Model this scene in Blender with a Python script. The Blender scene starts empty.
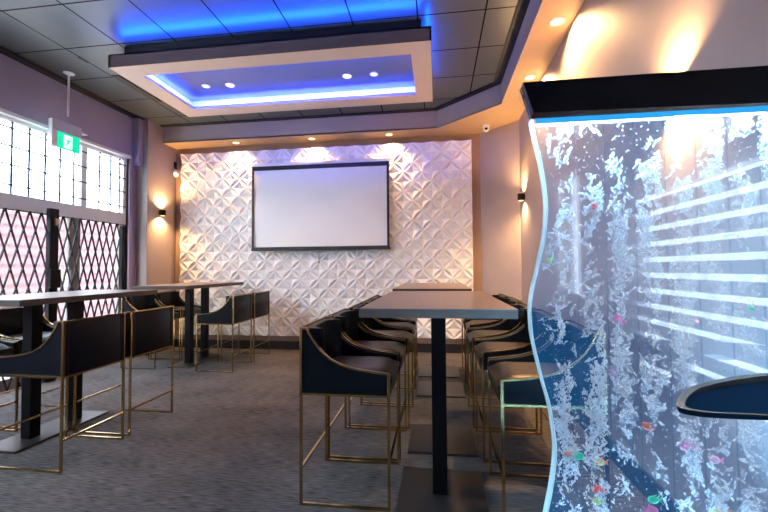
import bpy, bmesh, math, random
from math import sin, cos, pi, radians, sqrt
from mathutils import Vector, Matrix
random.seed(7)
SC = bpy.context.scene
COL = SC.collection

# ------------------------------------------------------------------ materials
def new_mat(name):
    m = bpy.data.materials.new(name); m.use_nodes = True
    nt = m.node_tree
    for n in list(nt.nodes): nt.nodes.remove(n)
    out = nt.nodes.new('ShaderNodeOutputMaterial')
    return m, nt, out

def pbr(name, col, rough=.5, metal=0., spec=.5, noise=None, bump=None, coat=0., emit=None, estr=0.):
    """principled; noise=(scale, amount, stretch xyz), bump=(scale, strength)"""
    m, nt, out = new_mat(name)
    b = nt.nodes.new('ShaderNodeBsdfPrincipled')
    b.inputs['Base Color'].default_value = (*col, 1)
    b.inputs['Roughness'].default_value = rough
    b.inputs['Metallic'].default_value = metal
    b.inputs['Specular IOR Level'].default_value = spec
    b.inputs['Coat Weight'].default_value = coat
    if emit:
        b.inputs['Emission Color'].default_value = (*emit, 1); b.inputs['Emission Strength'].default_value = estr
    if noise or bump:
        tc = nt.nodes.new('ShaderNodeTexCoord')
    if noise:
        mp = nt.nodes.new('ShaderNodeMapping'); mp.inputs['Scale'].default_value = noise[2]
        n = nt.nodes.new('ShaderNodeTexNoise'); n.inputs['Scale'].default_value = noise[0]; n.inputs['Detail'].default_value = 4
        r = nt.nodes.new('ShaderNodeValToRGB'); a = noise[1]
        r.color_ramp.elements[0].position = .3; r.color_ramp.elements[1].position = .7
        r.color_ramp.elements[0].color = (*[c*(1-a) for c in col], 1)
        r.color_ramp.elements[1].color = (*[min(1, c*(1+a)) for c in col], 1)
        nt.links.new(tc.outputs['Object'], mp.inputs[0]); nt.links.new(mp.outputs[0], n.inputs['Vector'])
        nt.links.new(n.outputs['Fac'], r.inputs[0]); nt.links.new(r.outputs[0], b.inputs['Base Color'])
    if bump:
        n2 = nt.nodes.new('ShaderNodeTexNoise'); n2.inputs['Scale'].default_value = bump[0]; n2.inputs['Detail'].default_value = 3
        bp = nt.nodes.new('ShaderNodeBump'); bp.inputs['Strength'].default_value = bump[1]; bp.inputs['Distance'].default_value = .01
        if noise: nt.links.new(mp.outputs[0], n2.inputs['Vector'])
        else: nt.links.new(tc.outputs['Object'], n2.inputs['Vector'])
        nt.links.new(n2.outputs['Fac'], bp.inputs['Height']); nt.links.new(bp.outputs[0], b.inputs['Normal'])
    nt.links.new(b.outputs[0], out.inputs[0])
    return m

def emis(name, col, s):
    m, nt, out = new_mat(name)
    e = nt.nodes.new('ShaderNodeEmission'); e.inputs[0].default_value = (*col, 1); e.inputs[1].default_value = s
    nt.links.new(e.outputs[0], out.inputs[0]); return m

def clear(name, tint=(1, 1, 1), f0=.04, rough=.02, scatter=0., scol=(1, 1, 1), glow=None, gstr=0.):
    """thin clear sheet: transparent + mirror reflection rising at grazing angles, with an optional milky or glowing share"""
    m, nt, out = new_mat(name)
    t = nt.nodes.new('ShaderNodeBsdfTransparent'); t.inputs[0].default_value = (*tint, 1)
    last = t.outputs[0]
    if scatter > 0:
        d = nt.nodes.new('ShaderNodeBsdfTranslucent'); d.inputs[0].default_value = (*scol, 1)
        d2 = nt.nodes.new('ShaderNodeBsdfDiffuse'); d2.inputs[0].default_value = (*scol, 1)
        ms = nt.nodes.new('ShaderNodeMixShader'); ms.inputs[0].default_value = .5
        nt.links.new(d.outputs[0], ms.inputs[1]); nt.links.new(d2.outputs[0], ms.inputs[2])
        mx = nt.nodes.new('ShaderNodeMixShader'); mx.inputs[0].default_value = scatter
        nt.links.new(last, mx.inputs[1]); nt.links.new(ms.outputs[0], mx.inputs[2]); last = mx.outputs[0]
    if f0 > 0:
        g = nt.nodes.new('ShaderNodeBsdfGlossy'); g.inputs['Roughness'].default_value = rough
        lw = nt.nodes.new('ShaderNodeLayerWeight'); lw.inputs[0].default_value = .5
        p = nt.nodes.new('ShaderNodeMath'); p.operation = 'POWER'; p.inputs[1].default_value = 5
        s = nt.nodes.new('ShaderNodeMath'); s.operation = 'MULTIPLY_ADD'; s.inputs[1].default_value = 1-f0; s.inputs[2].default_value = f0
        nt.links.new(lw.outputs['Facing'], p.inputs[0]); nt.links.new(p.outputs[0], s.inputs[0])
        mx = nt.nodes.new('ShaderNodeMixShader')
        nt.links.new(s.outputs[0], mx.inputs[0]); nt.links.new(last, mx.inputs[1]); nt.links.new(g.outputs[0], mx.inputs[2]); last = mx.outputs[0]
    if glow:
        e = nt.nodes.new('ShaderNodeEmission'); e.inputs[0].default_value = (*glow, 1); e.inputs[1].default_value = gstr
        a = nt.nodes.new('ShaderNodeAddShader'); nt.links.new(last, a.inputs[0]); nt.links.new(e.outputs[0], a.inputs[1]); last = a.outputs[0]
    nt.links.new(last, out.inputs[0]); return m

M = {}
M['paint'] = pbr('wall_paint', (.36, .285, .265), .6, noise=(3, .05, (1, 1, 1)), bump=(60, .05))
M['paint_left'] = pbr('wall_paint_mauve', (.36, .30, .43), .6, noise=(3, .05, (1, 1, 1)), bump=(60, .05))
M['paint_back'] = pbr('wall_paint_brown', (.30, .19, .14), .6, noise=(3, .05, (1, 1, 1)))
M['soffit'] = pbr('soffit_paint', (.42, .275, .165), .55)
M['face'] = pbr('bulkhead_face_paint', (.36, .30, .32), .5)
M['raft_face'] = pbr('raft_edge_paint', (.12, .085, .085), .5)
M['raft_under'] = pbr('raft_underside_paint', (.72, .54, .45), .5)
M['tile_seam'] = pbr('ceiling_seam', (.035, .035, .035), .7)
M['black'] = pbr('black_powder_coat', (.004, .004, .006), .42, spec=.15)
M['black_trim'] = pbr('black_trim', (.010, .010, .012), .5)
M['black_gloss'] = pbr('black_gloss', (.004, .004, .006), .22, spec=.2)
M['leather'] = pbr('navy_black_leather', (.0035, .0055, .010), .34, spec=.16, bump=(180, .12))
M['seat_leather'] = pbr('black_seat_leather', (.014, .012, .012), .36, spec=.5, bump=(180, .12))
M['gold'] = pbr('brushed_brass', (.52, .36, .15), .22, metal=1.)
M['wood'] = pbr('grey_wood_laminate', (.165, .112, .092), .32, noise=(6, .14, (14, .8, 1)))
M['wood_edge'] = pbr('grey_wood_edge', (.062, .045, .040), .65, noise=(6, .14, (3, 3, 20)))
M['steel_plate'] = pbr('dark_steel_plate', (.035, .034, .037), .35, metal=.4)
M['white_panel'] = pbr('white_relief_panel', (.86, .85, .85), .45)
M['screen'] = pbr('projector_fabric', (.86, .86, .87), .8)
M['white'] = pbr('white_plastic', (.75, .75, .76), .4)
M['alu'] = pbr('pale_window_frame', (.80, .81, .84), .4)
M['door_frame'] = pbr('grey_brown_door_frame', (.22, .19, .18), .5)
M['bar_grey'] = pbr('blue_grey_bar', (.10, .14, .22), .5)
M['gate'] = pbr('black_gate_steel', (.005, .006, .009), .45, spec=.15)
M['pink'] = pbr('pink_painted_brick', (.098, .044, .047), .8)
M['pave'] = pbr('pavement', (.52, .52, .51), .9, noise=(3, .1, (1, 1, 1)))
M['slat'] = pbr('mauve_blind_slat', (.20, .16, .17), .6)
M['glass'] = clear('window_glass', f0=.05)
M['acrylic'] = clear('clear_acrylic', tint=(.97, .985, .99), f0=.019)
M['water'] = clear('water_added_glow', tint=(.88, .925, .955), f0=0, glow=(.02, .30, .85), gstr=.055)  # even blue emission stands in for LED light scattered in the water
M['edge'] = clear('acrylic_added_glow', tint=(.7, .85, .95), f0=.06, scatter=.45, scol=(.8, .94, 1), glow=(.35, .75, 1.), gstr=.12)  # own glow stands in for LED light piped to the rim
M['channel'] = clear('acrylic_rib', tint=(.90, .94, .97), f0=.05)
M['led_cyan'] = emis('cyan_led_strip', (.02, .30, .70), .8)
M['led_blue'] = emis('blue_led_strip', (.02, .10, 1.), 6)
M['lamp'] = emis('warm_lamp_glass', (1., .60, .25), 2.6)
M['white_glow'] = emis('white_disc_glow', (.9, .93, 1.), 1.2)  # emission added to plain white discs and a camera lens, no lamps
M['side_top'] = pbr('black_top_painted_reflection', (.004, .012, .028), .25, spec=.0)  # blue put into the black top in place of the bubble wall's reflection
M['exit'] = pbr('exit_green', (.0, .50, .27), .4, emit=(0, .75, .38), estr=.55)
M['exit_white'] = pbr('exit_white', (.85, .9, .88), .4, emit=(.9, 1, .95), estr=.75)
M['exit_acrylic'] = pbr('pale_acrylic', (.62, .60, .68), .3)
M['carpet'] = None

def carpet():
    m, nt, out = new_mat('grey_loop_carpet')
    b = nt.nodes.new('ShaderNodeBsdfPrincipled'); b.inputs['Roughness'].default_value = .95; b.inputs['Specular IOR Level'].default_value = .15
    tc = nt.nodes.new('ShaderNodeTexCoord')
    def noise(sc, stretch, det=3):
        mp = nt.nodes.new('ShaderNodeMapping'); mp.inputs['Scale'].default_value = stretch
        n = nt.nodes.new('ShaderNodeTexNoise'); n.inputs['Scale'].default_value = sc; n.inputs['Detail'].default_value = det
        nt.links.new(tc.outputs['Object'], mp.inputs[0]); nt.links.new(mp.outputs[0], n.inputs['Vector']); return n
    n1 = noise(1, (12, 150, 1)); n2 = noise(1, (1.5, 2.5, 1), 2)
    add = nt.nodes.new('ShaderNodeMath'); add.operation = 'MULTIPLY_ADD'; add.inputs[1].default_value = .35
    nt.links.new(n2.outputs['Fac'], add.inputs[0]); nt.links.new(n1.outputs['Fac'], add.inputs[2])
    r = nt.nodes.new('ShaderNodeValToRGB')
    e = r.color_ramp.elements; e[0].position = .48; e[1].position = .86
    e[0].color = (.026, .026, .030, 1); e[1].color = (.148, .139, .142, 1)
    nt.links.new(add.outputs[0], r.inputs[0]); nt.links.new(r.outputs[0], b.inputs['Base Color'])
    bp = nt.nodes.new('ShaderNodeBump'); bp.inputs['Strength'].default_value = .5; bp.inputs['Distance'].default_value = .006
    nt.links.new(n1.outputs['Fac'], bp.inputs['Height']); nt.links.new(bp.outputs[0], b.inputs['Normal'])
    nt.links.new(b.outputs[0], out.inputs[0]); return m
M['carpet'] = carpet()

def tiles():
    """square ceiling tiles with thin dark joints (grid .591 x .585 m)"""
    m, nt, out = new_mat('charcoal_ceiling_tile')
    b = nt.nodes.new('ShaderNodeBsdfPrincipled'); b.inputs['Roughness'].default_value = .34; b.inputs['Specular IOR Level'].default_value = .7
    tc = nt.nodes.new('ShaderNodeTexCoord'); sp = nt.nodes.new('ShaderNodeSeparateXYZ')
    nt.links.new(tc.outputs['Object'], sp.inputs[0])
    def joint(sock, off, pitch, half):
        a = nt.nodes.new('ShaderNodeMath'); a.operation = 'ADD'; a.inputs[1].default_value = -off
        d = nt.nodes.new('ShaderNodeMath'); d.operation = 'DIVIDE'; d.inputs[1].default_value = pitch
        r = nt.nodes.new('ShaderNodeMath'); r.operation = 'PINGPONG'; r.inputs[1].default_value = .5
        l = nt.nodes.new('ShaderNodeMath'); l.operation = 'LESS_THAN'; l.inputs[1].default_value = half/pitch
        nt.links.new(sock, a.inputs[0]); nt.links.new(a.outputs[0], d.inputs[0]); nt.links.new(d.outputs[0], r.inputs[0]); nt.links.new(r.outputs[0], l.inputs[0]); return l
    j1 = joint(sp.outputs[0], -3.1, .591, .007); j2 = joint(sp.outputs[1], 2.82, .585, .007)
    mx = nt.nodes.new('ShaderNodeMath'); mx.operation = 'MAXIMUM'; nt.links.new(j1.outputs[0], mx.inputs[0]); nt.links.new(j2.outputs[0], mx.inputs[1])
    n = nt.nodes.new('ShaderNodeTexNoise'); n.inputs['Scale'].default_value = 2.2; nt.links.new(tc.outputs['Object'], n.inputs['Vector'])
    r = nt.nodes.new('ShaderNodeValToRGB'); r.color_ramp.elements[0].color = (.048, .058, .062, 1); r.color_ramp.elements[1].color = (.070, .082, .086, 1)
    nt.links.new(n.outputs['Fac'], r.inputs[0])
    mc = nt.nodes.new('ShaderNodeMix'); mc.data_type = 'RGBA'; mc.inputs['B'].default_value = (.012, .012, .013, 1)
    nt.links.new(mx.outputs[0], mc.inputs['Factor']); nt.links.new(r.outputs[0], mc.inputs['A']); nt.links.new(mc.outputs['Result'], b.inputs['Base Color'])
    sm = nt.nodes.new('ShaderNodeMath'); sm.operation = 'MULTIPLY_ADD'; sm.inputs[1].default_value = -.7; sm.inputs[2].default_value = .7
    nt.links.new(mx.outputs[0], sm.inputs[0]); nt.links.new(sm.outputs[0], b.inputs['Specular IOR Level'])
    nt.links.new(b.outputs[0], out.inputs[0]); return m
M['tile'] = tiles()

# bubbles: white froth, part of the light passes through
def froth():
    m, nt, out = new_mat('white_bubbles')
    d = nt.nodes.new('ShaderNodeBsdfDiffuse'); d.inputs[0].default_value = (.88, .95, 1, 1)
    t = nt.nodes.new('ShaderNodeBsdfTranslucent'); t.inputs[0].default_value = (.88, .95, 1, 1)
    tr = nt.nodes.new('ShaderNodeBsdfTransparent')
    a = nt.nodes.new('ShaderNodeMixShader'); a.inputs[0].default_value = .5
    c = nt.nodes.new('ShaderNodeMixShader'); c.inputs[0].default_value = .68
    nt.links.new(d.outputs[0], a.inputs[1]); nt.links.new(t.outputs[0], a.inputs[2])
    nt.links.new(a.outputs[0], c.inputs[1]); nt.links.new(tr.outputs[0], c.inputs[2]); nt.links.new(c.outputs[0], out.inputs[0]); return m
M['froth'] = froth()

# ------------------------------------------------------------------ mesh helpers
class MB:
    def __init__(s): s.v = []; s.f = []
    def add(s, vs, fs):
        o = len(s.v); s.v += [tuple(v) for v in vs]; s.f += [tuple(i+o for i in f) for f in fs]; return s
    def box(s, x0, x1, y0, y1, z0, z1):
        return s.add([(x, y, z) for z in (z0, z1) for y in (y0, y1) for x in (x0, x1)],
              [(0, 2, 3, 1), (4, 5, 7, 6), (0, 1, 5, 4), (2, 6, 7, 3), (0, 4, 6, 2), (1, 3, 7, 5)])
    def bar(s, p, q, w, h=None, up=(0, 0, 1)):
        """square bar from p to q"""
        h = h or w; p = Vector(p); q = Vector(q); d = (q-p).normalized(); u = Vector(up)
        if abs(d.dot(u)) > .95: u = Vector((1, 0, 0)) if abs(d.x) < .9 else Vector((0, 1, 0))
        a = d.cross(u).normalized(); b = a.cross(d).normalized(); a *= w/2; b *= h/2
        vs = [c+i*a+j*b for c in (p, q) for i, j in ((-1, -1), (1, -1), (1, 1), (-1, 1))]
        return s.add(vs, [(0, 1, 2, 3), (7, 6, 5, 4), (0, 4, 5, 1), (1, 5, 6, 2), (2, 6, 7, 3), (3, 7, 4, 0)])
    def strip(s, pts, w, h):
        """square tube along a polyline in an x-z plane (constant y), mitred"""
        n = len(pts); P = [Vector(p) for p in pts]; vs = []
        for i in range(n):
            d = ((P[min(i+1, n-1)]-P[i]).normalized() + (P[i]-P[max(i-1, 0)]).normalized()).normalized()
            nrm = Vector((-d.z, 0, d.x)); k = 1.0
            if 0 < i < n-1:
                c = nrm.dot(Vector((-(P[i+1]-P[i]).normalized().z, 0, (P[i+1]-P[i]).normalized().x))); k = 1/max(c, .4)
            for a, b in ((-1, -1), (1, -1), (1, 1), (-1, 1)):
                vs.append(P[i] + nrm*(a*h/2*k) + Vector((0, b*w/2, 0)))
        fs = [(0, 1, 2, 3), tuple(4*(n-1)+k for k in (3, 2, 1, 0))]
        for i in range(n-1):
            for k in range(4):
                fs.append((4*i+k, 4*i+4+k, 4*i+4+(k+1) % 4, 4*i+(k+1) % 4))
        return s.add(vs, fs)
    def cyl(s, c, r, h, n=24, axis='z', r2=None):
        r2 = r if r2 is None else r2; vs = []
        for k, rr in ((0, r), (1, r2)):
            for i in range(n):
                a = 2*pi*i/n; x, y, z = rr*cos(a), rr*sin(a), h*k
                v = {'z': (x, y, z), 'y': (x, z, -y), 'x': (z, x, y)}[axis]
                vs.append((c[0]+v[0], c[1]+v[1], c[2]+v[2]))
        fs = [tuple(range(n))[::-1], tuple(range(n, 2*n))]+[(i, (i+1) % n, n+(i+1) % n, n+i) for i in range(n)]
        return s.add(vs, fs)
    def lathe(s, c, prof, n=28, axis='z'):
        vs = []
        for r, h in prof:
            for i in range(n):
                a = 2*pi*i/n; x, y, z = r*cos(a), r*sin(a), h
                v = {'z': (x, y, z), 'y': (x, z, -y), 'x': (z, x, y)}[axis]
                vs.append((c[0]+v[0], c[1]+v[1], c[2]+v[2]))
        m = len(prof); fs = [tuple(range(n))[::-1], tuple(range((m-1)*n, m*n))]
        for j in range(m-1):
            fs += [(j*n+i, j*n+(i+1) % n, (j+1)*n+(i+1) % n, (j+1)*n+i) for i in range(n)]
        return s.add(vs, fs)
    def ell(s, c, r, rot=None, nu=14, nv=9):
        vs = []
        for j in range(1, nv):
            t = pi*j/nv
            for i in range(nu):
                a = 2*pi*i/nu; vs.append(Vector((r[0]*sin(t)*cos(a), r[1]*sin(t)*sin(a), r[2]*cos(t))))
        vs += [Vector((0, 0, r[2])), Vector((0, 0, -r[2]))]
        if rot: vs = [rot @ v for v in vs]
        vs = [v+Vector(c) for v in vs]; T = len(vs)-2; fs = []
        for i in range(nu): fs += [(T, i, (i+1) % nu), (T+1, (nv-2)*nu+(i+1) % nu, (nv-2)*nu+i)]
        for j in range(nv-2):
            fs += [(j*nu+i, (j+1)*nu+i, (j+1)*nu+(i+1) % nu, j*nu+(i+1) % nu) for i in range(nu)]
        return s.add(vs, fs)
    def prism(s, poly, a0, a1, plane='xz'):
        """polygon in a plane extruded along the third axis"""
        n = len(poly)
        def P(p, a): return {'xz': (p[0], a, p[1]), 'xy': (p[0], p[1], a), 'yz': (a, p[0], p[1])}[plane]
        vs = [P(p, a0) for p in poly]+[P(p, a1) for p in poly]
        return s.add(vs, [tuple(range(n)), tuple(range(n, 2*n))[::-1]]+[(i, n+i, n+(i+1) % n, (i+1) % n) for i in range(n)])
    def build(s, name, mat, parent=None, smooth=False, bevel=0, seg=2, flip=False):
        me = bpy.data.meshes.new(name); me.from_pydata(s.v, [], s.f)
        bm = bmesh.new(); bm.from_mesh(me); bmesh.ops.recalc_face_normals(bm, faces=bm.faces)
        if bevel: bmesh.ops.bevel(bm, geom=[e for e in bm.edges if len(e.link_faces) == 2 and e.calc_face_angle(0) > .5], offset=bevel, segments=seg, affect='EDGES', profile=.5)
        bm.to_mesh(me); bm.free()
        if smooth:
            me.polygons.foreach_set('use_smooth', [True]*len(me.polygons))
            try: me.set_sharp_from_angle(angle=radians(40))
            except Exception: pass
        me.materials.append(M[mat] if isinstance(mat, str) else mat)
        o = bpy.data.objects.new(name, me); COL.objects.link(o)
        if parent: o.parent = parent
        return o

def empty(name, loc=(0, 0, 0), rz=0):
    o = bpy.data.objects.new(name, None); COL.objects.link(o); o.location = loc; o.rotation_euler = (0, 0, rz); o.empty_display_size = .1; return o
def tag(o, label, cat, group=None):
    o['label'] = label; o['category'] = cat
    if group: o['group'] = group
    return o
def struct(o): o['kind'] = 'structure'; return o
def dup(o, loc, rz=0):
    def cp(s, parent):
        c = s.copy(); COL.objects.link(c)
        if parent: c.parent = parent
        for ch in s.children: cp(ch, c)
        return c
    c = cp(o, None); c.location = loc; c.rotation_euler = (0, 0, rz); return c
def light(name, kind, loc, energy, col, parent=None, **k):
    l = bpy.data.lights.new(name, kind); l.energy = energy; l.color = col
    rot = k.pop('rot', None)
    for a, b in k.items(): setattr(l, a, b)
    o = bpy.data.objects.new(name, l); COL.objects.link(o); o.location = loc
    if rot: o.rotation_euler = rot
    if parent: o.parent = parent
    return o

# ------------------------------------------------------------------ room shell
ZC, ZS = 3.484, 3.226          # ceiling, soffit underside
XL, XP, XR = -4.40, -4.219, 1.113
YB, YR = 5.84, -3.5
struct(MB().box(XL-.2, 1.5, YR-.2, YB+.2, -.12, 0).build('floor', 'carpet'))
struct(MB().box(XL-.2, 1.5, YR-.2, YB+.2, ZC, ZC+.12).build('ceiling', 'tile'))
struct(MB().box(XL-.2, 1.5, YB, YB+.15, 0, ZC).build('wall_back', 'paint_back'))
# left wall: opening y 2.3..5.05, z 0..2.88
w = MB().box(XL-.15, XL, YR, -2., 0, ZC).box(XL-.15, XL, 2.1, 2.3, 0, ZC).box(XL-.15, XL, -2., 2.1, 0, .9).box(XL-.15, XL, -2., 2.1, 2.88, ZC).box(XL-.15, XL, 5.05, YB, 0, ZC).box(XL-.15, XL, 2.3, 5.05, 2.88, ZC)
struct(w.build('wall_left', 'paint_left'))
struct(MB().box(XL, XP, 5.20, YB, 0, ZC).build('wall_pier', 'paint', bevel=.006))
# right wall with two windows behind the camera, and the chamfered corner
w = MB()
WA = (-.12, 1.16, .62, 1.67); WB = (-1.42, -.78, .98, 2.06)
w.box(XR, XR+.15, WA[1], 5.381, 0, ZC).box(XR, XR+.15, WB[1], WA[0], 0, ZC).box(XR, XR+.15, YR, WB[0], 0, ZC)
for a in (WA, WB): w.box(XR, XR+.15, a[0], a[1], 0, a[2]).box(XR, XR+.15, a[0], a[1], a[3], ZC)
struct(w.build('wall_right', 'paint'))
struct(MB().prism([(XR, 5.381), (.652, YB), (1.263, YB), (1.263, 5.381)], 0, ZC, 'xy').build('wall_corner', 'paint'))
struct(MB().box(XL-.15, XR+.15, YR-.15, YR, 0, ZC).build('wall_rear', 'paint'))
f = MB()
for y in (-1.97, -.6, .75, 2.07): f.box(XL-.10, XL-.04, y-.03, y+.03, .9, 2.88)
for z in (.93, 2.06, 2.85): f.box(XL-.10, XL-.04, -2., 2.1, z-.03, z+.03)
fr = struct(f.build('window_unseen', 'alu')); MB().box(XL-.072, XL-.066, -2., 2.1, .9, 2.88).build('pane', 'glass', fr)  # out of view, added to bring more daylight from the left

# bulkhead: soffit ring along the back, the diagonal and the right wall
BK = [(XP, 5.515), (.030, 5.515), (.796, 4.808), (.812, YR)]
bm_ = MB()
outer = [(XR, YR), (XR, 5.381), (.652, YB), (XP, YB)]
struct(MB().prism(BK+outer, ZS, ZS+.02, 'xy').build('ceiling_soffit', 'soffit'))
ins = [(XP, 5.53), (.038, 5.53), (.811, 4.815), (.827, YR)]
struct(MB().prism(BK+ins[::-1], ZS-.001, ZC, 'xy').build('ceiling_bulkhead', 'face'))
# black shadow trim on the ceiling along the bulkhead
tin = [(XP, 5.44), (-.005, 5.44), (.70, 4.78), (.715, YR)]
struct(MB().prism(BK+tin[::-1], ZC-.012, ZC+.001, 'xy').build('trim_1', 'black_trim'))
struct(MB().box(XL, XL+.10, YR, 5.2, ZC-.012, ZC+.001).build('shade_strip', 'black_trim'))  # dark strip standing in for shade on the ceiling beside the left wall
# baseboards
struct(MB().box(XP, .652, YB-.015, YB, 0, .13).build('baseboard_back', 'black_trim'))
struct(MB().box(XR-.015, XR, 1.5, 5.381, 0, .13).build('baseboard_right', 'black_trim'))
struct(MB().box(XP, XP+.015, 5.2, YB, 0, .13).build('baseboard_left', 'black_trim'))
struct(MB().prism([(XR, 5.381), (.652, YB), (.641, YB-.011), (XR-.011, 5.37)], 0, .13, 'xy').build('baseboard_corner', 'black_trim'))
# jamb and rounded drop at the end of the wall over the window
struct(MB().box(XL-.14, XL+.02, 5.05, 5.11, 0, 2.90).build('trim_3', 'paint_left', bevel=.008))
pts = [(5.11, ZC-.013), (5.2, ZC-.013), (5.2, 2.95)] + [(5.155+.045*cos(a), 2.87+.09*sin(a)) for a in [-.0, -.4, -.8, -1.2, -1.57, -2.0, -2.5, -3.0]] + [(5.11, 2.95)]
struct(MB().prism(pts, XL, XL+.10, 'yz').build('trim_4', 'paint_left'))
struct(MB().box(XL-.13, XL+.035, 2.3, 5.06, 2.86, 2.90).build('trim_5', 'white', bevel=.005))

# left window: transom light over the doors with a steel bar grid
f = MB()
xf0, xf1 = XL-.10, XL-.03
f.box(xf0, xf1, 2.3, 5.05, 1.90, 2.06).box(xf0, xf1, 2.3, 5.05, 2.82, 2.86)
for y0, y1 in ((2.3, 2.36), (4.33, 4.41), (4.99, 5.05)): f.box(xf0, xf1, y0, y1, 2.06, 2.82)
win = struct(f.build('window_1', 'alu', bevel=.004))
MB().box(XL-.072, XL-.066, 2.36, 4.33, 2.06, 2.82).box(XL-.072, XL-.066, 4.41, 4.99, 2.06, 2.82).build('pane', 'glass', win)
g = MB()
for y in [2.45+.178*k for k in range(11)]+[4.6, 4.777, 4.93]: g.box(XL-.045, XL-.033, y-.010, y+.010, 2.06, 2.83)
for z in (2.15, 2.363, 2.558, 2.75): g.box(XL-.033, XL-.023, 2.32, 5.03, z-.008, z+.008)
g.build('bar_grid', 'bar_grey', win)
# doors below
d = MB()
for y0, y1 in ((2.3, 2.38), (4.19, 4.34), (4.96, 5.05)): d.box(XL-.10, XL-.04, y0, y1, 0, 1.90)
for y0, y1 in ((2.38, 4.19), (4.34, 4.96)): d.box(XL-.10, XL-.04, y0, y1, 0, .12).box(XL-.10, XL-.04, y0, y1, 1.885, 1.90)
dr = struct(d.build('door_1', 'door_frame', bevel=.004))
MB().box(XL-.072, XL-.066, 2.38, 4.19, .12, 1.885).box(XL-.072, XL-.066, 4.34, 4.96, .12, 1.885).build('pane', 'glass', dr)
MB().box(XL-.04, XL-.0, 4.15, 4.19, 1.05, 1.25).build('door_handle', 'alu', dr, bevel=.01)

# outside: pavement, pink wall of the house opposite
struct(MB().box(-12, XL-.2, -6, 12, -.15, -.03).build('ground_outside', 'pave'))
b = MB()
b.box(-7.9, -7.6, -6, 12, -.03, 2.55)
pk = b.build('building_facade', 'pink'); tag(pk, 'pink painted wall of the house across the street beyond the folding gate', 'building wall')
b = MB()
for k in range(14): b.box(-7.6, -7.585, -6, 12, .10+k*.18, .11+k*.18)
b.build('coursing', pbr('pink_joint', (.082, .035, .037), .8), pk)

# folding security gates (concertina lattice)
gx = XL+.07
def lattice(name, y0, y1, n, label):
    root = empty(name, (gx, (y0+y1)/2, 0))
    tag(root, label, 'security gate', 'folding gates across the doors')
    p = (y1-y0)/n; ym = (y0+y1)/2; zb, zt, ph = .015, 1.875, .4133
    a = MB(); b = MB()
    def seg(m, yA, zA, yB, zB, xo):
        m.bar((xo, yA-ym, zA), (xo, yB-ym, zB), .010, .017, up=(1, 0, 0))
    m_rows = (zt-zb)/ph
    for k in range(-12, n+13):
        # bars rising to either hand, clipped to the section
        for sgn, mb, xo in ((1, a, -.006), (-1, b, .006)):
            ya, za, yb, zb2 = y0+k*p, zb, y0+k*p+sgn*p*m_rows, zt
            lo, hi = 0., 1.
            dy = yb-ya
            t0, t1 = (y0-ya)/dy, (y1-ya)/dy
            lo, hi = max(lo, min(t0, t1)), min(hi, max(t0, t1))
            if hi-lo > .02: seg(mb, ya+dy*lo, za+(zb2-za)*lo, ya+dy*hi, za+(zb2-za)*hi, xo)
    r = a
    for i in range(n+1):
        for k in range(-1, 12):
            z = zb+ph*k/2
            y = y0+p*(i+(.5 if k % 2 else 0))
            if zb-.01 < z < zt+.02 and y < y1+.01: r.cyl((-.012, y-ym, z), .010, .024, 8, 'x')
    a.build('lattice', 'gate', root); b.build('lattice', 'gate', root)
    return root
lattice('folding_gate', 2.46, 3.812, 11, 'black concertina security gate section beside the padlocked post, next to the tall table')
lattice('folding_gate', 3.952, 4.832, 8, 'black concertina security gate section between the padlocked post and the wall')
def gpost(y0, y1, h, label):
    r = empty('gate_post', (gx, (y0+y1)/2, 0)); tag(r, label, 'post')
    MB().box(-.03, .03, (y0-y1)/2, (y1-y0)/2, 0, h).build('upright', 'gate', r, bevel=.006)
    return r
p1 = gpost(3.83, 3.93, 1.95, 'wide black gate post with a lock box, between the two gate sections')
MB().box(.03, .06, -.06, .058, 1.05, 1.26).build('lock_box', 'gate', p1, bevel=.006)
MB().box(.03, .055, -.01, .035, 1.76, 1.84).build('padlock', pbr('brass_padlock', (.55, .42, .30), .35, metal=.8), p1, bevel=.006)
gpost(4.85, 4.91, 1.86, 'thin black gate post against the wall by the far end of the gate')

# ------------------------------------------------------------------ white relief panel on the back wall
def relief():
    PX0, PX1, PZ0, PZ1 = -4.108, .522, .214, 3.124
    NX, NZ, R = 32, 20, 12
    cx, cz = (PX1-PX0)/NX, (PZ1-PZ0)/NZ
    def hh(i, j, u, v):
        if (i+j) % 2: u = 1-u
        t = (u+v)/2; e = abs(v-u)/sqrt(2); wv = .235*sin(pi*min(max(t, 0), 1))**.8
        if e < wv: return -1.25*(wv-e)
        return -.52*(e-wv)
    vs = []; fs = []
    nx, nz = NX*R+1, NZ*R+1
    for b in range(nz):
        for a in range(nx):
            i, j = min(a//R, NX-1), min(b//R, NZ-1)
            h = hh(i, j, a/R-i, b/R-j)*cx
            vs.append((PX0+a*cx/R, YB-.060-h, PZ0+b*cz/R))
    for b in range(nz-1):
        for a in range(nx-1):
            q = b*nx+a
            # split each quad along the local diagonal of its cell
            if ((a//R)+(b//R)) % 2 == 0: fs += [(q, q+1, q+nx+1), (q, q+nx+1, q+nx)]
            else: fs += [(q, q+1, q+nx), (q+1, q+nx+1, q+nx)]
    m = MB(); m.add(vs, fs)
    me = bpy.data.meshes.new('wall_panel'); me.from_pydata(m.v, [], m.f); me.materials.append(M['white_panel'])
    o = bpy.data.objects.new('relief_panel', me); COL.objects.link(o)
    MB().box(PX0, PX1, YB-.012, YB-.001, PZ0, PZ1).build('backing', 'white_panel', o)
    tag(o, 'white three-dimensional wall panelling of petal and star relief covering the end wall', 'wall panel')
relief()

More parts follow.
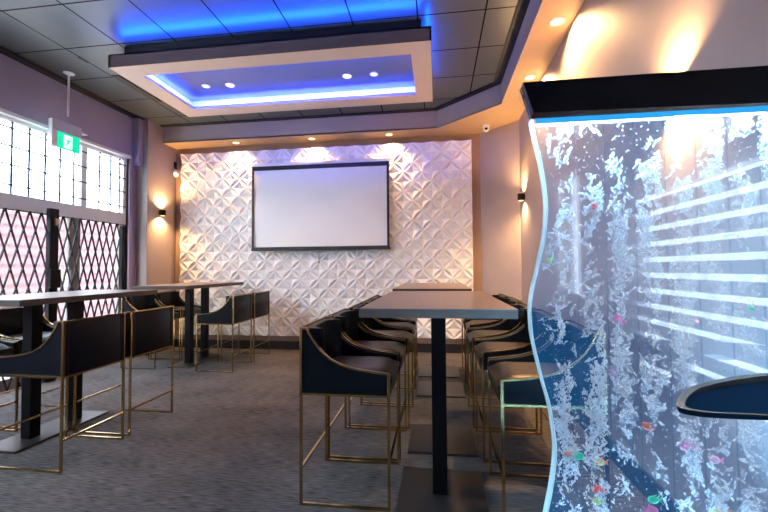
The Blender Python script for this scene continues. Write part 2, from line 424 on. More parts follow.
# projector screen
scr = empty('projector_screen', (-1.79, 5.70, 1.552)); tag(scr, 'wide white pull-down projector screen with black borders on the relief panelling', 'projector screen')
X0, X1, Z1 = -2.826+1.79, -.685+1.79, 2.842-1.552
def fabric():
    m = MB(); nx, nz = 60, 24; vs = []
    for b in range(nz+1):
        for a in range(nx+1):
            u, v = a/nx, b/nz
            vs.append((X0+(X1-X0)*u, .007*sin(7*u-5*v+1)*sin(pi*v)+.004*sin(17*u+11*v)*sin(pi*v)+.004*cos(12*(u-v))*sin(pi*v), Z1*v))
    fs = [(b*(nx+1)+a, b*(nx+1)+a+1, (b+1)*(nx+1)+a+1, (b+1)*(nx+1)+a) for b in range(nz) for a in range(nx)]
    m.add(vs, fs); return m
fo = fabric().build('screen_fabric', 'screen', scr, smooth=True)
md = fo.modifiers.new('thick', 'SOLIDIFY'); md.thickness = .003
b = MB(); b.box(X0, X0+.035, -.026, -.022, 0, Z1-.01).box(X1-.035, X1, -.026, -.022, 0, Z1-.01).box(X0+.035, X1-.035, -.026, -.022, Z1-.075, Z1-.01).box(X0+.035, X1-.035, -.026, -.022, 0, .03)
b.build('black_border', 'black_trim', scr)
MB().box(X0-.02, X1+.02, -.03, .05, Z1-.012, Z1+.045).build('casing', 'white', scr, bevel=.01)
MB().box(X0-.012, X1+.012, -.016, .012, -.028, .012).build('bottom_bar', 'black_trim', scr, bevel=.004)
MB().cyl((-1.762+1.79, 0, -.20), .004, .175, 8).cyl((-1.762+1.79, 0, -.22), .008, .03, 10).build('pull_cord', 'black_trim', scr)

# ------------------------------------------------------------------ floating ceiling raft
RX0, RX1, RY0, RY1, RZ0, RZ1 = -3.17, -.0235, 3.363, 4.626, 3.228, 3.356
IX0, IX1, IY0, IY1 = -2.955, -.217, 3.56, 4.42
raft = empty('ceiling_raft', ((RX0+RX1)/2, (RY0+RY1)/2, RZ0)); tag(raft, 'rectangular dropped ceiling raft with blue lit recess, hung over the room', 'ceiling feature')
ox, oy, oz = raft.location
def rb(m, a): return m.box(a[0]-ox, a[1]-ox, a[2]-oy, a[3]-oy, a[4]-oz, a[5]-oz)
m = MB()
rb(m, (RX0+.004, RX1-.004, RY0+.004, IY0, RZ0, RZ0+.03)); rb(m, (RX0+.004, RX1-.004, IY1, RY1-.004, RZ0, RZ0+.03)); rb(m, (RX0+.004, IX0, IY0, IY1, RZ0, RZ0+.03)); rb(m, (IX1, RX1-.004, IY0, IY1, RZ0, RZ0+.03))
m.build('underside', 'raft_under', raft)
m = MB()
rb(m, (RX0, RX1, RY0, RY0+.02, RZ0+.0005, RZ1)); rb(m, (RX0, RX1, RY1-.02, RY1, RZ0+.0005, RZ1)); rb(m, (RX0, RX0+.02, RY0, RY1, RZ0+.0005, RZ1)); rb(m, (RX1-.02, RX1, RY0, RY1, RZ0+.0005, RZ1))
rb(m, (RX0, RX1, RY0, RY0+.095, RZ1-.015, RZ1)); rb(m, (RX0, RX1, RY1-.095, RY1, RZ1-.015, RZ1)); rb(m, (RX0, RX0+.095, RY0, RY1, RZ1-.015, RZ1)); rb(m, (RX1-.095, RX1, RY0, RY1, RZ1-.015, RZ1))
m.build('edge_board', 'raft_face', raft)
m = MB()
ins_ = .095
rb(m, (RX0+ins_, RX1-ins_, RY0+ins_, RY0+ins_+.02, RZ1-.01, ZC)); rb(m, (RX0+ins_, RX1-ins_, RY1-ins_-.02, RY1-ins_, RZ1-.01, ZC)); rb(m, (RX0+ins_, RX0+ins_+.02, RY0+ins_, RY1-ins_, RZ1-.01, ZC)); rb(m, (RX1-ins_-.02, RX1-ins_, RY0+ins_, RY1-ins_, RZ1-.01, ZC))
m.build('riser', 'black_trim', raft)
m = MB(); a_, b_ = RX0+ins_+.021, RX1-ins_-.021; c_, d_ = RY0+ins_+.021, RY1-ins_-.021; z_ = 3.372
rb(m, (a_, b_, d_-.004, d_, RZ1-.05, z_)); rb(m, (a_, a_+.004, c_, d_, RZ1-.05, z_)); rb(m, (b_-.004, b_, c_, d_, RZ1-.05, z_)); rb(m, (a_, b_, c_, c_+.004, RZ1-.05, z_))
rb(m, (IX0-.005, IX1+.005, IY1+.04, RY1-.096, RZ0+.03, RZ0+.036)); rb(m, (RX0+.096, IX0-.04, IY0, IY1, RZ0+.03, RZ0+.036))
m.build('recess_lining', pbr('recess_white_paint', (.62, .62, .66), .5), raft)
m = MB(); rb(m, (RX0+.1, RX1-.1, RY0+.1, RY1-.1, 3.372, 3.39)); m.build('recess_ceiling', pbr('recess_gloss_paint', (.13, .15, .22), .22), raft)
# led tapes seen as lamps: one along the recess back, one along its gate end, others on top of the raft; the recess front one is added, unseen
BL = (.02, .10, 1.)
def strip_light(name, x0, x1, y0, y1, z, energy, rot, col=BL):
    lx, ly = max(x1-x0, .0), max(y1-y0, .0)
    return light(name, 'AREA', ((x0+x1)/2-ox, (y0+y1)/2-oy, z-oz), energy, col, raft, shape='RECTANGLE', size=max(lx, .012), size_y=max(ly, .012), rot=rot)
strip_light('led_tape', IX0, IX1, IY1+.018, IY1+.028, RZ0+.04, 30, (pi-.7, 0, 0), (.06, .10, 1.))
strip_light('led_tape', IX0-.028, IX0-.018, IY0, IY1, RZ0+.04, 11, (pi, -.7, 0), (.06, .10, 1.))
strip_light('led_tape', RX0+.1, RX1-.1, RY0+.03, RY0+.045, RZ1+.012, 28, (pi+1.3, 0, 0), (.004, .075, 1.))
strip_light('led_tape', IX0, IX1, IY0-.067, IY0-.055, RZ0+.05, 24, (pi-1.0, 0, 0), (.06, .10, 1.))  # no visible source, added to make the recess ceiling bluer
strip_light('led_tape', RX1-.045, RX1-.03, RY0+.1, RY1-.1, RZ1+.012, 4, (pi, .3, 0), (.0, .10, 1.))
strip_light('led_tape', RX0+.1, RX1-.1, RY1-.045, RY1-.03, RZ1+.012, 3.2, (pi-.9, 0, 0), (.10, .10, 1.))

# ------------------------------------------------------------------ lamps
WARM = (1., .56, .22)
def downlight(x, y, z, label, group, energy, mat='lamp', r=.045, cone=2.1, col=WARM, aim=(0, 0, 0)):
    o = empty('downlight', (x, y, z)); tag(o, label, 'downlight', group)
    MB().lathe((0, 0, -.006), [(r+.014, .0055), (r+.012, .0), (r, .0), (r, .0055)]).build('trim_ring', 'white', o)
    MB().cyl((0, 0, -.003), r, .0025, 24).build('lens', mat, o)
    if energy: light('downlight_lamp', 'SPOT', (0, 0, -.012), energy, col, o, spot_size=cone, spot_blend=.75, shadow_soft_size=.03, rot=aim)
    return o
G = 'warm downlights in the soffit'
downlight(-3.089, 5.672, ZS, 'small warm downlight in the soffit above the panelling, nearest the gate wall', G, 75, aim=(.12, 0, 0))
downlight(-1.865, 5.672, ZS, 'small warm downlight in the soffit above the middle of the projector screen', G, 75, aim=(.12, 0, 0))
downlight(-.679, 5.672, ZS, 'small warm downlight in the soffit over the panelling, nearest the corner camera', G, 75, aim=(.12, 0, 0))
downlight(.985, 4.18, ZS, 'warm downlight in the side soffit, just over the end of the bubble wall header', G, 140, cone=2.4, aim=(0, -.36, 0))
downlight(.985, 3.246, ZS, 'warm downlight in the side soffit, in front of the one over the bubble wall', G, 140, cone=2.4, aim=(0, -.36, 0))
G = 'lights in the raft recess'
RC = 3.372
S = (RC-1.24)/(2.231)
downlight(-2.451*S, 4.351*S, RC, 'bright warm downlight in the blue recess, at its gate end', G, 45, r=.04)
downlight(-1.005*S, 4.346*S, RC, 'bright warm downlight in the blue recess, at its bubble wall end', G, 45, r=.04)
downlight(-2.751*S, 4.332*S, RC, 'small white disc with added glow in the blue recess, nearest its gate end', G, 0, 'white_glow', r=.035)
downlight(-.689*S, 4.346*S, RC, 'small white disc with added glow in the blue recess, nearest its bubble wall end', G, 0, 'white_glow', r=.035)

def sconce(x, y, z, nx, label):
    o = empty('wall_sconce', (x, y, z), 0 if nx > 0 else pi); tag(o, label, 'wall lamp', 'up and down wall lamps')
    MB().box(0, .012, -.035, .035, -.035, .035).build('back_plate', 'black', o, bevel=.003)
    MB().lathe((.046, 0, -.045), [(.036, 0), (.042, .004), (.042, .086), (.036, .09), (.03, .086), (.03, .004)], 20).build('lamp_body', 'black', o, smooth=True)
    for s in (1, -1):
        MB().cyl((.046, 0, s*.046-.001), .031, .002, 18).build('lens', 'lamp', o)
        light('sconce_lamp', 'SPOT', (.046, 0, s*.052), 45, (1, .60, .26), o, spot_size=2.5, spot_blend=.8, shadow_soft_size=.02, rot=(pi if s > 0 else 0, 0, 0))
    return o
sconce(XP, 5.47, 2.126, 1, 'small black wall lamp shining up and down on the pier beside the gate')
sconce(XR, 5.12, 2.138, -1, 'small black wall lamp shining up and down near the chamfered corner, below the dome camera')
sconce(XR, 1.93, 2.03, -1, 'wall lamp hidden behind the bubble wall header, its glow fanning up the wall')

# cameras
c1 = empty('security_camera', (.70, 5.50, ZS)); tag(c1, 'white dome security camera under the soffit at the chamfered corner', 'security camera', 'white security cameras')
MB().lathe((0, 0, -.03), [(.045, .03), (.05, .0), (.03, -.005)][::-1]).build('mount', 'white', c1, smooth=True)
ball = MB().ell((0, 0, -.058), (.042, .042, .042)).build('camera_ball', 'white', c1, smooth=True)
MB().cyl((-.004, -.046, -.066), .018, .02, 16, 'y').build('lens', 'black_gloss', ball)
c2 = empty('security_camera', (XP+.07, 5.74, 2.80)); tag(c2, 'small white camera with a dark bracket in the corner above the pier lamp', 'security camera', 'white security cameras')
MB().bar((-.07, .06, .16), (0, 0, .06), .03).box(-.07, -.055, .03, .09, .10, .2).build('bracket', 'black', c2)
body = MB().ell((0, 0, 0), (.045, .045, .065)).build('camera_body', 'white', c2, smooth=True)
MB().cyl((.012, -.05, -.01), .016, .02, 14, 'y').build('lens', 'white_glow', body)  # lens carries an added white glow

# exit sign hung from the ceiling by a rod, its face to the room (plane along y)
ex = empty('exit_sign', (-4.115, 3.84, 2.60)); tag(ex, 'green running-man exit sign hung on a thin rod before the window', 'exit sign')
MB().cyl((0, 0, .39), .011, .49, 12).build('rod', 'alu', ex, smooth=True)
MB().lathe((0, 0, .86), [(.015, 0), (.055, .018), (.055, .0235)]).build('ceiling_rose', 'white', ex)
MB().box(-.045, .02, -.185, .16, .18, .40-.10+.005).build('housing', 'exit_acrylic', ex, bevel=.008)
MB().box(-.04, .012, -.19, -.13, .0, .30).build('end_cap', 'white', ex, bevel=.006)
gp = MB().box(-.008, .008, -.13, .14, .0, .18).build('green_panel', 'exit', ex)
for sx in (1, -1):
    m = MB(); X = .0085*sx; t = .0015*sx
    m.box(min(X, X+t), max(X, X+t), -.052, .048, .018, .160); m.build('doorway', 'exit_white', gp)
    m = MB(); X = .0100*sx; t = .0015*sx
    def bb(p, q, wd): m.bar((X+t/2, p[0]*sx, p[1]), (X+t/2, q[0]*sx, q[1]), abs(t), wd, up=(0, 0, 1)) if abs(p[0]-q[0]) > abs(p[1]-q[1]) else m.bar((X+t/2, p[0]*sx, p[1]), (X+t/2, q[0]*sx, q[1]), wd, abs(t), up=(1, 0, 0))
    bb((.012, .118), (-.010, .080), .024); bb((-.010, .080), (-.020, .050), .013); bb((-.020, .050), (-.048, .046), .011)
    bb((-.006, .080), (.022, .058), .013); bb((.022, .058), (.026, .026), .011)
    bb((.010, .116), (.034, .098), .010); bb((.010, .118), (-.022, .110), .010); bb((-.022, .110), (-.034, .092), .009)
    m.cyl((X, .020*sx, .136), .012, t, 14, 'x'); m.build('running_figure', 'exit', gp)
MB().prism([(.16, .24), (.25, .255), (.16, .27)], -.03, .012, 'yz').build('side_wing', 'white', ex)

# linear slots in the ceiling
v = MB().box(-3.68, -3.59, 3.96, 4.66, ZC-.012, ZC-.001).build('ceiling_vent', 'black_trim'); tag(v, 'dark linear air slot in the ceiling tiles alongside the raft', 'vent', 'ceiling air slots')
v = MB().box(-3.71, -3.68, 3.56, 3.66, ZC-.008, ZC-.001).build('ceiling_vent', 'black_trim'); tag(v, 'short dark slot in the ceiling tiles near the exit sign rod', 'vent', 'ceiling air slots')

# ------------------------------------------------------------------ tables
def tabletop(root, x0, x1, y0, y1, zt, th=.042):
    MB().box(x0, x1, y0, y1, zt-.003, zt).build('tabletop', 'wood', root)
    MB().box(x0, x1, y0, y1, zt-th, zt-.003).build('edge_band', 'wood_edge', root)
def plate(root, x0, x1, y0, y1): MB().box(x0, x1, y0, y1, 0, .016).build('base_plate', 'steel_plate', root, bevel=.004)
def post(root, x, y, zt, w=.08): MB().box(x-w/2, x+w/2, y-w/2, y+w/2, .016, zt-.042).build('post', 'black', root, bevel=.004)
ZT = 1.056
def pedestal_table(x0, x1, y0, y1, peds, label):
    cx, cy = (x0+x1)/2, (y0+y1)/2
    r = empty('bar_table', (cx, cy, 0)); tag(r, label, 'table', 'tall bar tables')
    tabletop(r, x0-cx, x1-cx, y0-cy, y1-cy, ZT)
    for px, py in peds:
        plate(r, px-.235-cx+.01, px+.235-cx+.01, py-.24-cy, py+.24-cy); post(r, px-cx, py-cy, ZT)
    return r
pedestal_table(-.362, .353, 1.792, 3.20, [(.004, 2.212), (.014, 2.89)], 'long tall table with a grey wood top and two black pedestals, nearest the bubble wall')
pedestal_table(-.405, .305, 3.55, 5.00, [(.014, 4.06), (.0, 4.74)], 'tall grey wood table behind the long centre table, close to the end wall')
def twin_table(x0, x1, y0, y1, px, pys, label):
    cx, cy = (x0+x1)/2, (y0+y1)/2
    r = empty('bar_table', (cx, cy, 0)); tag(r, label, 'table', 'tall bar tables')
    tabletop(r, x0-cx, x1-cx, y0-cy, y1-cy, ZT)
    ym = sum(pys)/2; plate(r, px-.155-cx, px+.14-cx, ym-.39-cy, ym+.37-cy)
    for py in pys: post(r, px-cx, py-cy, ZT)
    return r
twin_table(-3.35, -2.64, 2.16, 3.40, -2.99, (2.545, 2.89), 'tall grey wood table with twin black posts on one plate, beside the folding gate')
twin_table(-3.615, -2.90, 4.20, 5.56, -3.26, (4.80, 5.15), 'tall grey wood table with twin black posts, under the pier lamp in the far corner')

# ------------------------------------------------------------------ bar chair
def make_chair():
    r = empty('bar_chair')
    D, W, zb, zf, zt = .24, .2415, .585, .690, .922
    curve = [(.24, .690), (.17, .697), (.10, .706), (.04, .716), (-.02, .733), (-.07, .757), (-.11, .789), (-.145, .828), (-.172, .868), (-.192, .900), (-.203, .922)]
    prof = [(-.24, zb), (.24, zb)]+curve+[(-.24, zt)]
    th = .042; arms = {}
    for s in (1, -1):
        m = MB(); y0, y1 = sorted((s*(W-.004), s*(W-th))); m.prism(prof, y0, y1, 'xz'); arms[s] = m.build('armrest', 'leather', r, bevel=.004)
    # curved back between the arms
    n = 16; poly_in = []; yi = W-th+.002
    for i in range(n+1):
        y = -yi+2*yi*i/n; k = abs(y)/yi; poly_in.append((-.197+.075*max(0, k-.45)**2/.3, y))
    poly = [(-.238, -yi)]+[(x, y) for x, y in poly_in]+[(-.238, yi)]
    MB().prism(poly, zb, zt-.002, 'xy').build('backrest', 'leather', r, smooth=True, bevel=.003)
    # seat cushion: rounded, crowned
    m = MB(); nx, ny = 14, 12; x0, x1 = -.205, .252; vs = []
    sy = W-th-.003
    def top(u, v):
        e = min(u, 1-u)*2; g = min(v, 1-v)*2
        return (1-(1-min(1, e*2.4))**2*.5)*(1-(1-min(1, g*3.5))**2*.35)
    for b in range(ny+1):
        for a in range(nx+1):
            u, v = a/nx, b/ny; vs.append((x0+(x1-x0)*u, -sy+2*sy*v, .607+.092*top(u, v) if u < 1 else .655))
    base = len(vs)
    for b in range(ny+1):
        for a in range(nx+1):
            u, v = a/nx, b/ny; vs.append((x0+(x1-x0)*u-(.012 if a == nx else 0), -sy+2*sy*v, .588))
    fs = []
    for b in range(ny):
        for a in range(nx):
            q = b*(nx+1)+a; fs += [(q, q+1, q+nx+2, q+nx+1), (base+q, base+q+nx+1, base+q+nx+2, base+q+1)]
    for a in range(nx): fs += [(a, base+a, base+a+1, a+1), (ny*(nx+1)+a, ny*(nx+1)+a+1, base+ny*(nx+1)+a+1, base+ny*(nx+1)+a)]
    for b in range(ny): fs += [(b*(nx+1), (b+1)*(nx+1), base+(b+1)*(nx+1), base+b*(nx+1)), (b*(nx+1)+nx, base+b*(nx+1)+nx, base+(b+1)*(nx+1)+nx, (b+1)*(nx+1)+nx)]
    m.add(vs, fs); m.build('seat', 'seat_leather', r, smooth=True)
    t = .0125
    for s in (1, -1):
        y = s*(W-t/2+.002)
        # brass edge following the arm from front to back top, returning along the seat rail
        m = MB(); m.strip([(c[0], y, c[1]+.003) for c in curve]+[(-.24, y, zt+.003)], t, .010); m.build('brass_trim', 'gold', arms[s])
        MB().box(-.24, .24, y-t/2, y+t/2, zb-t, zb).build('seat_rail', 'gold', r)
        MB().box(D-t, D+.002, y-t/2, y+t/2, t, zf).build('leg', 'gold', r)
        MB().box(-D-.002, -D+t, y-t/2, y+t/2, t, zt).build('leg', 'gold', r)
        MB().box(-D-.002, D+.002, y-t/2, y+t/2, 0, t).build('floor_bar', 'gold', r)
    MB().box(-D-.003, -D+.006, -W, W, zt-.002, zt+.008).build('top_rail', 'gold', r)
    for x in (-D+.004, D-t+.004):
        MB().box(x-.004, x+.010, -W+t, W-t, zb-t, zb).build('seat_rail', 'gold', r)
    MB().box(-D, -D+.013, -W+t, W-t, .185, .198).build('stretcher', 'gold', r)
    MB().box(D-.013, D, -W+t, W-t, .225, .238).build('footrest', 'gold', r)
    return r
proto = make_chair(); used = [False]
def chair(x, y, rz, label, group):
    if not used[0]:
        o = proto; used[0] = True; o.location = (x, y, 0); o.rotation_euler = (0, 0, rz)
    else: o = dup(proto, (x, y, 0), rz)
    tag(o, label, 'bar chair', group); return o
g = 'chairs along the gate side of the centre tables'
ordn = ['nearest', 'second from', 'third from', 'fourth from', 'fifth from']
for k, (x, y) in enumerate([(-.49, 2.259), (-.485, 2.776), (-.463, 3.295), (-.466, 3.825), (-.478, 4.345)]):
    chair(x, y, 0, ['black and brass bar chair at the centre tables, gate side, nearest the camera',
                    'black and brass bar chair at the centre tables, gate side, second from the camera',
                    'black and brass bar chair at the centre tables, gate side, third from the camera',
                    'black and brass bar chair at the rear centre table, gate side, fourth from the camera',
                    'black and brass bar chair at the rear centre table, gate side, closest to end wall'][k], g)
g = 'chairs along the bubble wall side of the centre tables'
for k, (x, y) in enumerate([(.54, 2.205), (.52, 2.83), (.505, 3.375), (.545, 4.07), (.53, 4.60)]):
    chair(x, y, pi, ['black and brass bar chair partly seen through the bubble wall, nearest to it',
                     'black and brass bar chair, second from the bubble wall at the long centre table',
                     'black and brass bar chair, third from the bubble wall beside the long centre table',
                     'black and brass bar chair, fourth from the bubble wall, at the rear centre table',
                     'black and brass bar chair at the rear centre table, fifth from the bubble wall'][k], g)
g = 'chairs at the table by the gate'
chair(-2.54, 2.385, pi, 'black leather bar chair seen from behind at the gate-side table, nearest the camera', g)
chair(-2.54, 2.925, pi, 'black leather bar chair seen from behind at the gate-side table, farther from the camera', g)
chair(-3.48, 2.415, 0, 'black bar chair between the gate and the twin-post table, nearer the camera', g)
chair(-3.48, 2.935, 0, 'black bar chair between the gate and the twin-post table, nearer the pier', g)
g = 'chairs at the corner table'
chair(-2.695, 4.70, pi, 'black bar chair at the far corner table, open side, nearer the camera', g)
chair(-2.695, 5.255, pi, 'black bar chair at the far corner table, open side, against the relief panelling', g)
chair(-3.75, 4.735, 0, 'black bar chair on the pier side of the corner table, nearer the gate', g)
chair(-3.75, 5.26, 0, 'black bar chair on the pier side of the corner table, in the far corner', g)

# ------------------------------------------------------------------ bubble wall
PF, PB = 1.20, 1.246
SCV = [(.251, 1.795), (.267, 1.742), (.284, 1.687), (.297, 1.62), (.312, 1.544), (.322, 1.469), (.324, 1.41), (.317, 1.336), (.301, 1.262), (.283, 1.189), (.273, 1.13), (.272, 1.086), (.277, 1.028), (.29, .964), (.305, .898), (.321, .835), (.33, .77), (.335, .713), (.331, .656), (.321, .593), (.309, .536), (.296, .47), (.285, .40), (.276, .33), (.272, .26)]
# smooth the traced curve (Catmull-Rom)
def catmull(P, n=4):
    out = []
    for i in range(len(P)-1):
        p0, p1, p2, p3 = P[max(i-1, 0)], P[i], P[i+1], P[min(i+2, len(P)-1)]
        for k in range(n):
            t = k/n
            out.append(tuple(.5*((2*p1[c])+(-p0[c]+p2[c])*t+(2*p0[c]-5*p1[c]+4*p2[c]-p3[c])*t*t+(-p0[c]+3*p1[c]-3*p2[c]+p3[c])*t**3) for c in (0, 1)))
    return out+[P[-1]]
CV = catmull(SCV)
def cvx(z):
    for (xa, za), (xb, zb) in zip(CV, CV[1:]):
        if zb <= z <= za: return xa+(xb-xa)*(za-z)/max(za-zb, 1e-6)
    return CV[-1][0]
PXR = 1.095
bw = empty('bubble_wall', (.68, (PF+PB)/2, 0)); tag(bw, 'tall wavy-edged clear bubble wall with black header, lit blue-white, toy fish inside', 'bubble wall')
bx0, by0 = .68, (PF+PB)/2
def shift(P): return [(x-bx0, z) for x, z in P]
sheet = shift(CV+[(PXR, .26), (PXR, 1.795)])
MB().prism(sheet, PF-by0, PF+.006-by0, 'xz').build('front_sheet', 'acrylic', bw)
MB().prism(sheet, PB-.006-by0, PB-by0, 'xz').build('back_sheet', 'acrylic', bw)
edge_in = [(x+.0045, z) for x, z in CV if z < 1.69]
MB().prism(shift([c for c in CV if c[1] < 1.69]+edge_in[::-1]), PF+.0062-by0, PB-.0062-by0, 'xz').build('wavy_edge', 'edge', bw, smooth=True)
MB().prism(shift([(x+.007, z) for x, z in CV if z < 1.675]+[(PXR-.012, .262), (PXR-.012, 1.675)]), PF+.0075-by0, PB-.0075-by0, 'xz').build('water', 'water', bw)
hd = [(x+.011, z) for x, z in CV if z >= 1.687]
MB().prism(shift([(x+.0115, z) for x, z in CV if z >= 1.689]+[(PXR, 1.688), (PXR, 1.795)]), PF-.004-by0, PB+.004-by0, 'xz').build('header', 'black_gloss', bw)
MB().box(.297-bx0, PXR-bx0, PF+.0062-by0, PF+.0072-by0, 1.672, 1.6865).build('led_strip', 'led_cyan', bw)
MB().box(.22-bx0, PXR+.005-bx0, PF-.08-by0, PB+.08-by0, 0, .26).build('base', 'black_gloss', bw, bevel=.006)
# channel ribs
for k in range(9):
    x = .408+.081*k
    MB().box(x-.0009-bx0, x+.0009-bx0, PF+.0063-by0, PF+.0113-by0, .262, 1.670).build('channel_rib', 'channel', bw)
# froth
ICO_V = []
_t = (1+sqrt(5))/2
for a, b, c in [(-1, _t, 0), (1, _t, 0), (-1, -_t, 0), (1, -_t, 0), (0, -1, _t), (0, 1, _t), (0, -1, -_t), (0, 1, -_t), (_t, 0, -1), (_t, 0, 1), (-_t, 0, -1), (-_t, 0, 1)]:
    l = sqrt(a*a+b*b+c*c); ICO_V.append(Vector((a/l, b/l, c/l)))
ICO_F = [(0, 11, 5), (0, 5, 1), (0, 1, 7), (0, 7, 10), (0, 10, 11), (1, 5, 9), (5, 11, 4), (11, 10, 2), (10, 7, 6), (7, 1, 8), (3, 9, 4), (3, 4, 2), (3, 2, 6), (3, 6, 8), (3, 8, 9), (4, 9, 5), (2, 4, 11), (6, 2, 10), (8, 6, 7), (9, 8, 1)]
def bubbles():
    rnd = random.Random(21); fv = []; ff = []
    def blob(x, y, z, rx, rz, ang):
        ca, sa = cos(ang), sin(ang); o = len(fv); ry = min(rx, .010)
        for v in ICO_V:
            a, b, c = v.x*rx, v.y*ry, v.z*rz
            fv.append((x+a*ca-c*sa-bx0, y+b-by0, z+a*sa+c*ca))
        ff.extend([(a+o, b+o, c+o) for a, b, c in ICO_F])
    walls = [cvx]+[(lambda z, xx=.408+.081*k: xx) for k in range(9)]
    for ch in range(9):
        for stream in range(2):
            ph = [rnd.uniform(0, 6.28) for _ in range(6)]; base = rnd.uniform(.15, .85) if stream else rnd.uniform(.35, .65)
            z = .27
            while z < 1.668:
                dens = .42+.5*sin(z*9+ph[0])*sin(z*4.1+ph[1])+.30*sin(z*21+ph[2])
                if stream: dens -= .30
                xl = walls[ch](z)+.010; xr = walls[ch+1](z)-.003
                xm = xl+(xr-xl)*(base+.20*sin(z*11+ph[3])+.12*sin(z*27+ph[4]))
                if rnd.random() < dens:
                    # a puff: a curl of fine froth drawn out along the flow
                    px = xm+rnd.gauss(0, .015); L = rnd.uniform(.008, .030); a0 = rnd.gauss(.1, .65); cv = rnd.uniform(-75, 75); wd = rnd.uniform(.0006, .0019)
                    for q in range(int(8+L*620)):
                        t = rnd.uniform(-L, L)
                        xx = px+t*sin(a0)+cv*t*t*.35+rnd.gauss(0, wd*(1.2 if q % 4 else 4)); zz = z+t*cos(a0)+rnd.gauss(0, .0015)
                        if not xl < xx < xr or zz > 1.668: continue
                        s = rnd.choice([.0009, .0012, .0016, .0021, .0027])
                        blob(xx, by0+rnd.uniform(-.0125, .0125), zz, s, s*rnd.uniform(1.3, 3.4), -a0+rnd.gauss(0, .25))
                if rnd.random() < .5:
                    s = rnd.uniform(.0007, .0016); blob(rnd.uniform(xl, xr), by0+rnd.uniform(-.0125, .0125), z, s, s*rnd.uniform(1, 2.5), rnd.gauss(0, .6))
                z += .0036
    me = bpy.data.meshes.new('bubbles'); me.from_pydata(fv, [], ff); me.materials.append(M['froth'])
    me.polygons.foreach_set('use_smooth', [True]*len(me.polygons))
    o = bpy.data.objects.new('bubbles', me); COL.objects.link(o); o.parent = bw; o['kind'] = 'stuff'
bubbles()
LB = (.50, .80, 1.)
light('header_led', 'AREA', (.69-bx0, 0, 1.6855), 10, LB, bw, shape='RECTANGLE', size=.78, size_y=.012, spread=3.14)
light('base_led', 'AREA', (.69-bx0, 0, .263), 24, (.32, .68, 1.), bw, shape='RECTANGLE', size=.78, size_y=.014, spread=2.2, rot=(pi, 0, 0))

# toy fish
FC = {'pink': (.95, .22, .45), 'orange': (.90, .16, .05), 'green': (.02, .65, .30), 'yellow': (.95, .62, .08), 'red': (.85, .07, .05), 'lime': (.55, .80, .15), 'pale': (.90, .55, .65)}
for k, c in FC.items(): M['fish_'+k] = pbr('toy_fish_'+k, c, .4)
def fish(x, z, body, fin, label, s=1., rz=0., tilt=0.):
    o = empty('toy_fish', (x, by0, z), rz); o.rotation_euler = (0, tilt, rz); tag(o, label, 'toy fish', 'toy fish in the bubble wall')
    m = MB().ell((0, 0, 0), (.0145*s, .006*s, .010*s), None, 14, 10); m.build('body', 'fish_'+body, o, smooth=True)
    MB().prism([(.011*s, 0), (.023*s, .009*s), (.020*s, 0), (.023*s, -.009*s)], -.0015, .0015, 'xz').build('tail', 'fish_'+fin, o)
    MB().prism([(-.005*s, .008*s), (.009*s, .014*s), (.008*s, .006*s)], -.0012, .0012, 'xz').build('top_fin', 'fish_'+fin, o)
    return o
fish(.504, .933, 'pale', 'pink', 'pale pink toy fish just above the lowered chair arm seen through the bubble wall')
fish(.589, .784, 'orange', 'red', 'orange-red toy fish swimming level with the round table edge', tilt=.6)
fish(.693, .733, 'pink', 'pink', 'large pink toy fish below the rim of the round table', 1.15)
fish(.764, .698, 'pale', 'pink', 'pale pink toy fish with a bubble stream, beneath the round table', 1.)
fish(.374, .693, 'orange', 'yellow', 'orange toy fish touching the green one by the wavy edge', .9)
fish(.402, .689, 'green', 'green', 'bright green toy fish beside the wavy edge', 1.1, pi)
fish(.462, .675, 'yellow', 'orange', 'yellow toy fish level with the green one near the wavy edge', 1.)
fish(.452, .596, 'red', 'orange', 'red toy fish directly above the lime one, low in the bubble wall', 1.)
fish(.451, .562, 'lime', 'lime', 'lime green toy fish directly beneath the red one', .9)
fish(.602, .578, 'green', 'green', 'green toy fish stacked on a magenta one, low in the bubble wall', 1.05)
fish(.599, .548, 'pink', 'pink', 'magenta toy fish below a green one, low in the bubble wall', 1.1, pi)
fish(.777, .556, 'yellow', 'orange', 'yellow toy fish lowest in the bubble wall, beyond the magenta one', .95)
fish(.463, 1.419, 'red', 'yellow', 'small red and yellow toy fish highest in the bubble wall', .8, 0, .9)
fish(.519, 1.088, 'pink', 'pink', 'bright pink toy fish at the middle height of the bubble wall', 1., 0, .5)
fish(.335, 1.263, 'lime', 'green', 'small pale green toy fish at the bulge of the wavy edge', .7)
fish(.872, 1.122, 'green', 'pink', 'tiny green and pink toy fish among the mid-height bubbles', .6)
fish(.727, 1.084, 'pale', 'orange', 'tiny pale toy fish among the mid-height bubbles', .6)

# ------------------------------------------------------------------ round black table in front of the bubble wall
rt = empty('side_table', (.80, .86, 0)); tag(rt, 'black gloss side table with a raised rim in front of the bubble wall', 'table')
zt2 = .968
A = [(.472, .859), (.500, .898), (.545, .944), (.596, .978), (.697, 1.037), (.801, 1.080), (.90, 1.09), (1.0, 1.06), (1.07, .98), (1.07, .91), (1.0, .84), (.88, .818), (.70, .812), (.588, .812), (.535, .812), (.494, .815), (.471, .824), (.463, .838)]
A = [(x-.80, y-.86) for x, y in A]
An = []
for i in range(len(A)):
    An += [catmull([A[(i-1) % len(A)], A[i], A[(i+1) % len(A)], A[(i+2) % len(A)]], 4)[k] for k in range(4, 8)]
inn = [(x*.955, y*.90) for x, y in An]
n = len(An); m = MB()
def rim(y): return min(1, max(0, (y+.03)/.15))
m.prism(An, zt2-.012, zt2-.002, 'xy'); m.build('tabletop', 'side_top', rt, bevel=.003)
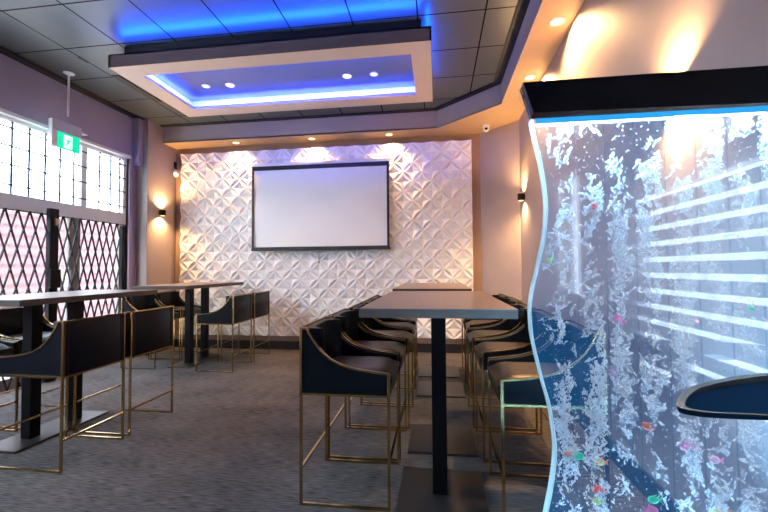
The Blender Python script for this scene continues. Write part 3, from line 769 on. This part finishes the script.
vs = [(x, y, zt2-.002) for x, y in An]+[(x, y, zt2-.001+.012*rim(y)) for x, y in An]+[(x, y, zt2-.001+.012*rim(y)) for x, y in inn]+[(x, y, zt2-.002) for x, y in inn]
fs = []
for k in range(4):
    for i in range(n): fs.append((k*n+i, k*n+(i+1) % n, ((k+1) % 4)*n+(i+1) % n, ((k+1) % 4)*n+i))
MB().add(vs, fs).build('raised_rim', pbr('black_rim', (.02, .02, .022), .25), rt)
MB().lathe((.02, .08, 0), [(.15, 0), (.15, .014), (.03, .03), (.026, .06), (.026, .90), (.07, .945)], 28).build('pedestal', 'black', rt, smooth=True)

# ------------------------------------------------------------------ blinds and windows of the side wall behind the camera
f = MB()
for y0, y1 in ((WA[0], WA[0]+.04), (WA[1]-.04, WA[1])): f.box(XR+.06, XR+.12, y0, y1, WA[2], WA[3])
for z0, z1 in ((WA[2], WA[2]+.03), (WA[3]-.03, WA[3])): f.box(XR+.06, XR+.12, WA[0], WA[1], z0, z1)
wa = struct(f.build('window_2', 'alu')); MB().box(XR+.088, XR+.094, WA[0], WA[1], WA[2], WA[3]).build('pane', 'glass', wa)
bl = empty('window_blind', (XR+.03, (WA[0]+WA[1])/2, WA[2])); tag(bl, 'horizontal slat blind over the side window, its gaps mirrored in the bubble wall', 'blind')
hw = (WA[1]-WA[0])/2-.005
for k in range(13):
    z = .035+.0824*k
    if z > WA[3]-WA[2]-.03: break
    MB().box(-.006, .006, -hw, hw, z-.022, z+.032).build('slat', 'slat', bl)
f = MB()
for y0, y1 in ((WB[0], WB[0]+.04), (WB[1]-.04, WB[1])): f.box(XR+.004, XR+.06, y0, y1, WB[2], WB[3])
for z0, z1 in ((WB[2], WB[2]+.04), (WB[3]-.04, WB[3])): f.box(XR+.004, XR+.06, WB[0], WB[1], z0, z1)
wb = struct(f.build('window_4', 'alu')); MB().box(XR+.012, XR+.018, WB[0], WB[1], WB[2], WB[3]).build('pane', 'glass', wb)

# ------------------------------------------------------------------ world, camera, view
wd = bpy.data.worlds.new('sky'); SC.world = wd; wd.use_nodes = True
bg = wd.node_tree.nodes['Background']; bg.inputs[0].default_value = (.74, .87, 1, 1); bg.inputs[1].default_value = 10.

light('sun', 'SUN', (0, 0, 9), 34, (.90, .95, 1), None, angle=.009, rot=Vector((-.18, .62, -.76)).to_track_quat('-Z', 'Y').to_euler())
yaw, pitch, roll, F = .1346, .0326, .0072, 390.
fw = Vector((-sin(yaw)*cos(pitch), cos(yaw)*cos(pitch), sin(pitch)))
r0 = Vector((cos(yaw), sin(yaw), 0)); u0 = r0.cross(fw)
rr = cos(roll)*r0-sin(roll)*u0; uu = sin(roll)*r0+cos(roll)*u0
cam = bpy.data.cameras.new('camera'); co = bpy.data.objects.new('camera', cam); COL.objects.link(co)
cam.sensor_width = 36; cam.lens = F/768*36; cam.clip_start = .05
Mx = Matrix(((rr.x, uu.x, -fw.x, 0), (rr.y, uu.y, -fw.y, 0), (rr.z, uu.z, -fw.z, 1.24), (0, 0, 0, 1)))
co.matrix_world = Mx; SC.camera = co
SC.view_settings.view_transform = 'Standard'; SC.view_settings.look = 'None'; SC.view_settings.exposure = .85; SC.view_settings.gamma = 1
SC.view_settings.use_curve_mapping = False
SC.cycles.max_bounces = 10; SC.cycles.transparent_max_bounces = 40; SC.cycles.use_denoising = True
SC.cycles.sample_clamp_indirect = 8
